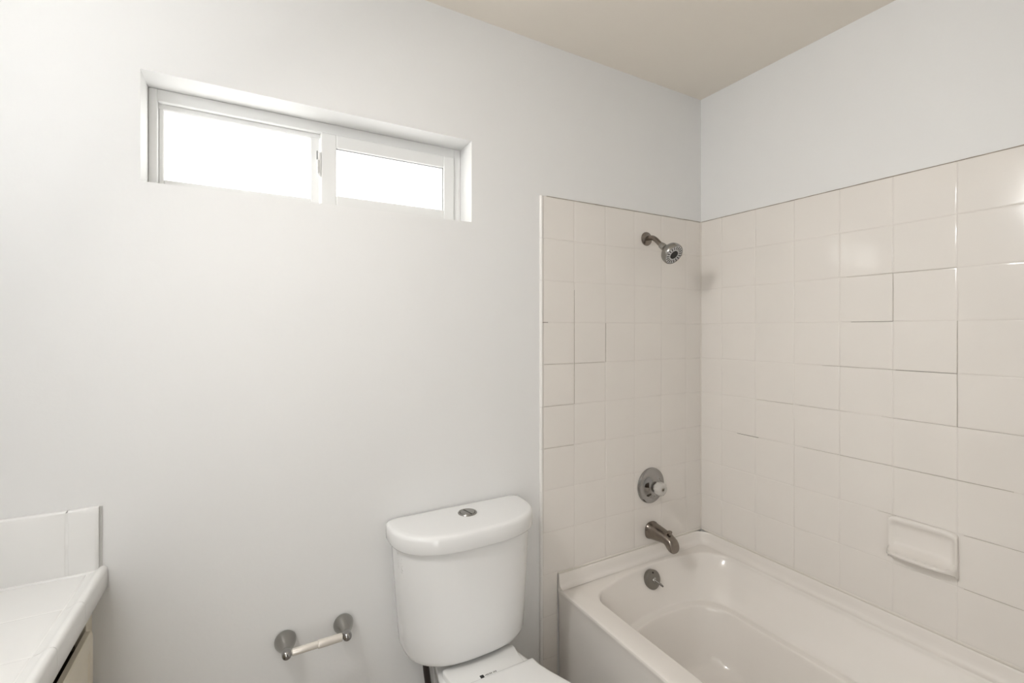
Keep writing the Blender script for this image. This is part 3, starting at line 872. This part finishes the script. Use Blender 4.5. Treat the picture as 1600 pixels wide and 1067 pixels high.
ct = thing('countertop', (-2.33, -0.65, 0.767), 'white tiled vanity countertop with thick rounded front edge', 'countertop')
bm = bmesh.new()
box(bm, (XL + 0.001, VY, 0.767), (VX - 0.030, -0.0008, 0.8143))
part('grout_bed', bm, 'cgrout', ct, smooth=False)
FZ = lambda a, b, h: Vector((a, b, 0.8085 + h))
bm = bmesh.new()
xs = [VX - 0.0333]
while xs[-1] > XL + 0.01: xs.append(max(xs[-1] - P, XL + 0.002))
ys = [-0.014]
while ys[-1] > VY + 0.01: ys.append(max(ys[-1] - P, VY))
for i in range(len(xs) - 1):
    for j in range(len(ys) - 1):
        tile_pad(bm, FZ, xs[i + 1], xs[i], ys[j + 1], ys[j], gap=0.0004, tilt=0.0002)
part('top_tiles', bm, 'ctile', ct)
bm = bmesh.new()
vp = [(-0.0335, 0.800), (-0.0335, 0.8135), (-0.031, 0.8148), (-0.024, 0.8160), (-0.016, 0.8205), (-0.010, 0.8228), (-0.0055, 0.8220), (-0.0015, 0.8185), (0.0, 0.8120), (0.0, 0.772), (-0.002, 0.7680), (-0.006, 0.7670), (-0.0335, 0.7670)]
ys2 = [-0.001] + ys[1:]
for j in range(len(ys2) - 1):
    loft(bm, [[Vector((VX + x, y, z)) for x, z in vp] for y in (ys2[j] - 0.0006, ys2[j + 1] + 0.0006)])
part('edge_tiles', bm, 'ctile', ct, angle=50)

bs = thing('backsplash', (-2.33, -0.006, 0.816), 'single row of white square tiles on the wall behind the vanity counter', 'backsplash')
bm = bmesh.new()
BX1 = -2.104
xs = [BX1]
xs.append(-2.159)
while xs[-1] > XL + 0.01: xs.append(max(xs[-1] - P, XL + 0.001))
for i in range(len(xs) - 1):
    loops = []
    a0, a1 = xs[i + 1] + 0.0008, xs[i] - (0.0008 if i else 0)
    b0, b1 = 0.8165, 0.9650
    for ins, h in ((0, 0.0005), (0, 0.0095), (0.0012, 0.0118), (0.0035, 0.0130), (0.008, 0.0134)):
        t_ = ins * 1.2
        loops.append([Vector((a0 + ins * 0.5, -h, b0 + ins * .3)), Vector((a1 - ins * (1 if i == 0 else .5), -h, b0 + ins * .3)), Vector((a1 - ins * (1 if i == 0 else .5), -h, b1 - t_)), Vector((a0 + ins * 0.5, -h, b1 - t_))])
    loft(bm, loops, True, True)
part('splash_tiles', bm, 'ctile', bs, angle=50)
bm = bmesh.new()
box(bm, (XL + 0.001, -0.0128, 0.8160), (BX1 - 0.004, -0.0006, 0.961))
part('grout', bm, 'cgrout', bs, smooth=False)
bm = bmesh.new()
tube(bm, [(BX1 + 0.002, -0.002, 0.815), (BX1 + 0.002, -0.002, 0.9635)], 0.0026, n=8)
part('edge_caulk', bm, 'cgrey', bs, label='thin grey caulk line at the right end')

bm = bmesh.new()
tube(bm, [(XL + 0.002, -0.0135, 0.8150), (BX1, -0.0135, 0.8150)], 0.0042, n=10)
part('joint_caulk', bm, 'ctile', bs)

# ------------------------------------------------------------------ lamps
vl = thing('vanity_light', (XL, -0.65, 2.10), 'white bar with opal globe bulbs on the wall over the vanity', 'wall lamp')
part('backplate', boxes(((XL + 0.0005, -0.90, 2.05), (XL + 0.045, -0.40, 2.15), 0.006)), 'whitemetal', vl)
for y in (-0.53, -0.65, -0.77):
    bm = bmesh.new()
    lathe(bm, (XL + 0.044, y, 2.10), (1, 0, 0), [(0.026, 0), (0.026, 0.03), (0.022, 0.034), (0.001, 0.034)], n=24)
    sk = part('socket', bm, 'whitemetal', vl)
    bm = bmesh.new()
    bmesh.ops.create_uvsphere(bm, u_segments=24, v_segments=16, radius=0.052, matrix=Matrix.Translation((XL + 0.125, y, 2.10)))
    part('globe_bulb', bm, 'globe', sk)
sl = thing('added_spotlight', (-2.27, -0.65, ZC), 'unseen white spotlight, added and turned towards the tub alcove to deepen shadows', 'added lamp')  # added lamp, its deep housing and aim shape the shadows
bm = bmesh.new()
lathe(bm, (-2.27, -0.65, ZC - 0.0005), (0, 0, -1), [(0.06, 0), (0.06, 0.012), (0.05, 0.020), (0.010, 0.022), (0.010, 0.12), (0.001, 0.12)], n=32)
part('mount', bm, 'whitemetal', sl)
sdir = Vector((1.80, -0.72, -1.60)).normalized()
s0 = Vector((-2.27, -0.65, ZC - 0.17)) - sdir * 0.05
bm = bmesh.new()
lathe(bm, s0, sdir, [(0.03, -0.05), (0.055, -0.03), (0.066, 0.0), (0.068, 0.130), (0.064, 0.130), (0.062, 0.088), (0.001, 0.088)], n=40)
ho = part('lamp_housing', bm, 'whitemetal', sl)
bm = bmesh.new()
lathe(bm, s0 + sdir * 0.0895, sdir, [(0.0605, 0), (0.0605, 0.008), (0.04, 0.0115), (0.001, 0.0125)], n=40)
part('lens', bm, 'cglobe', ho)
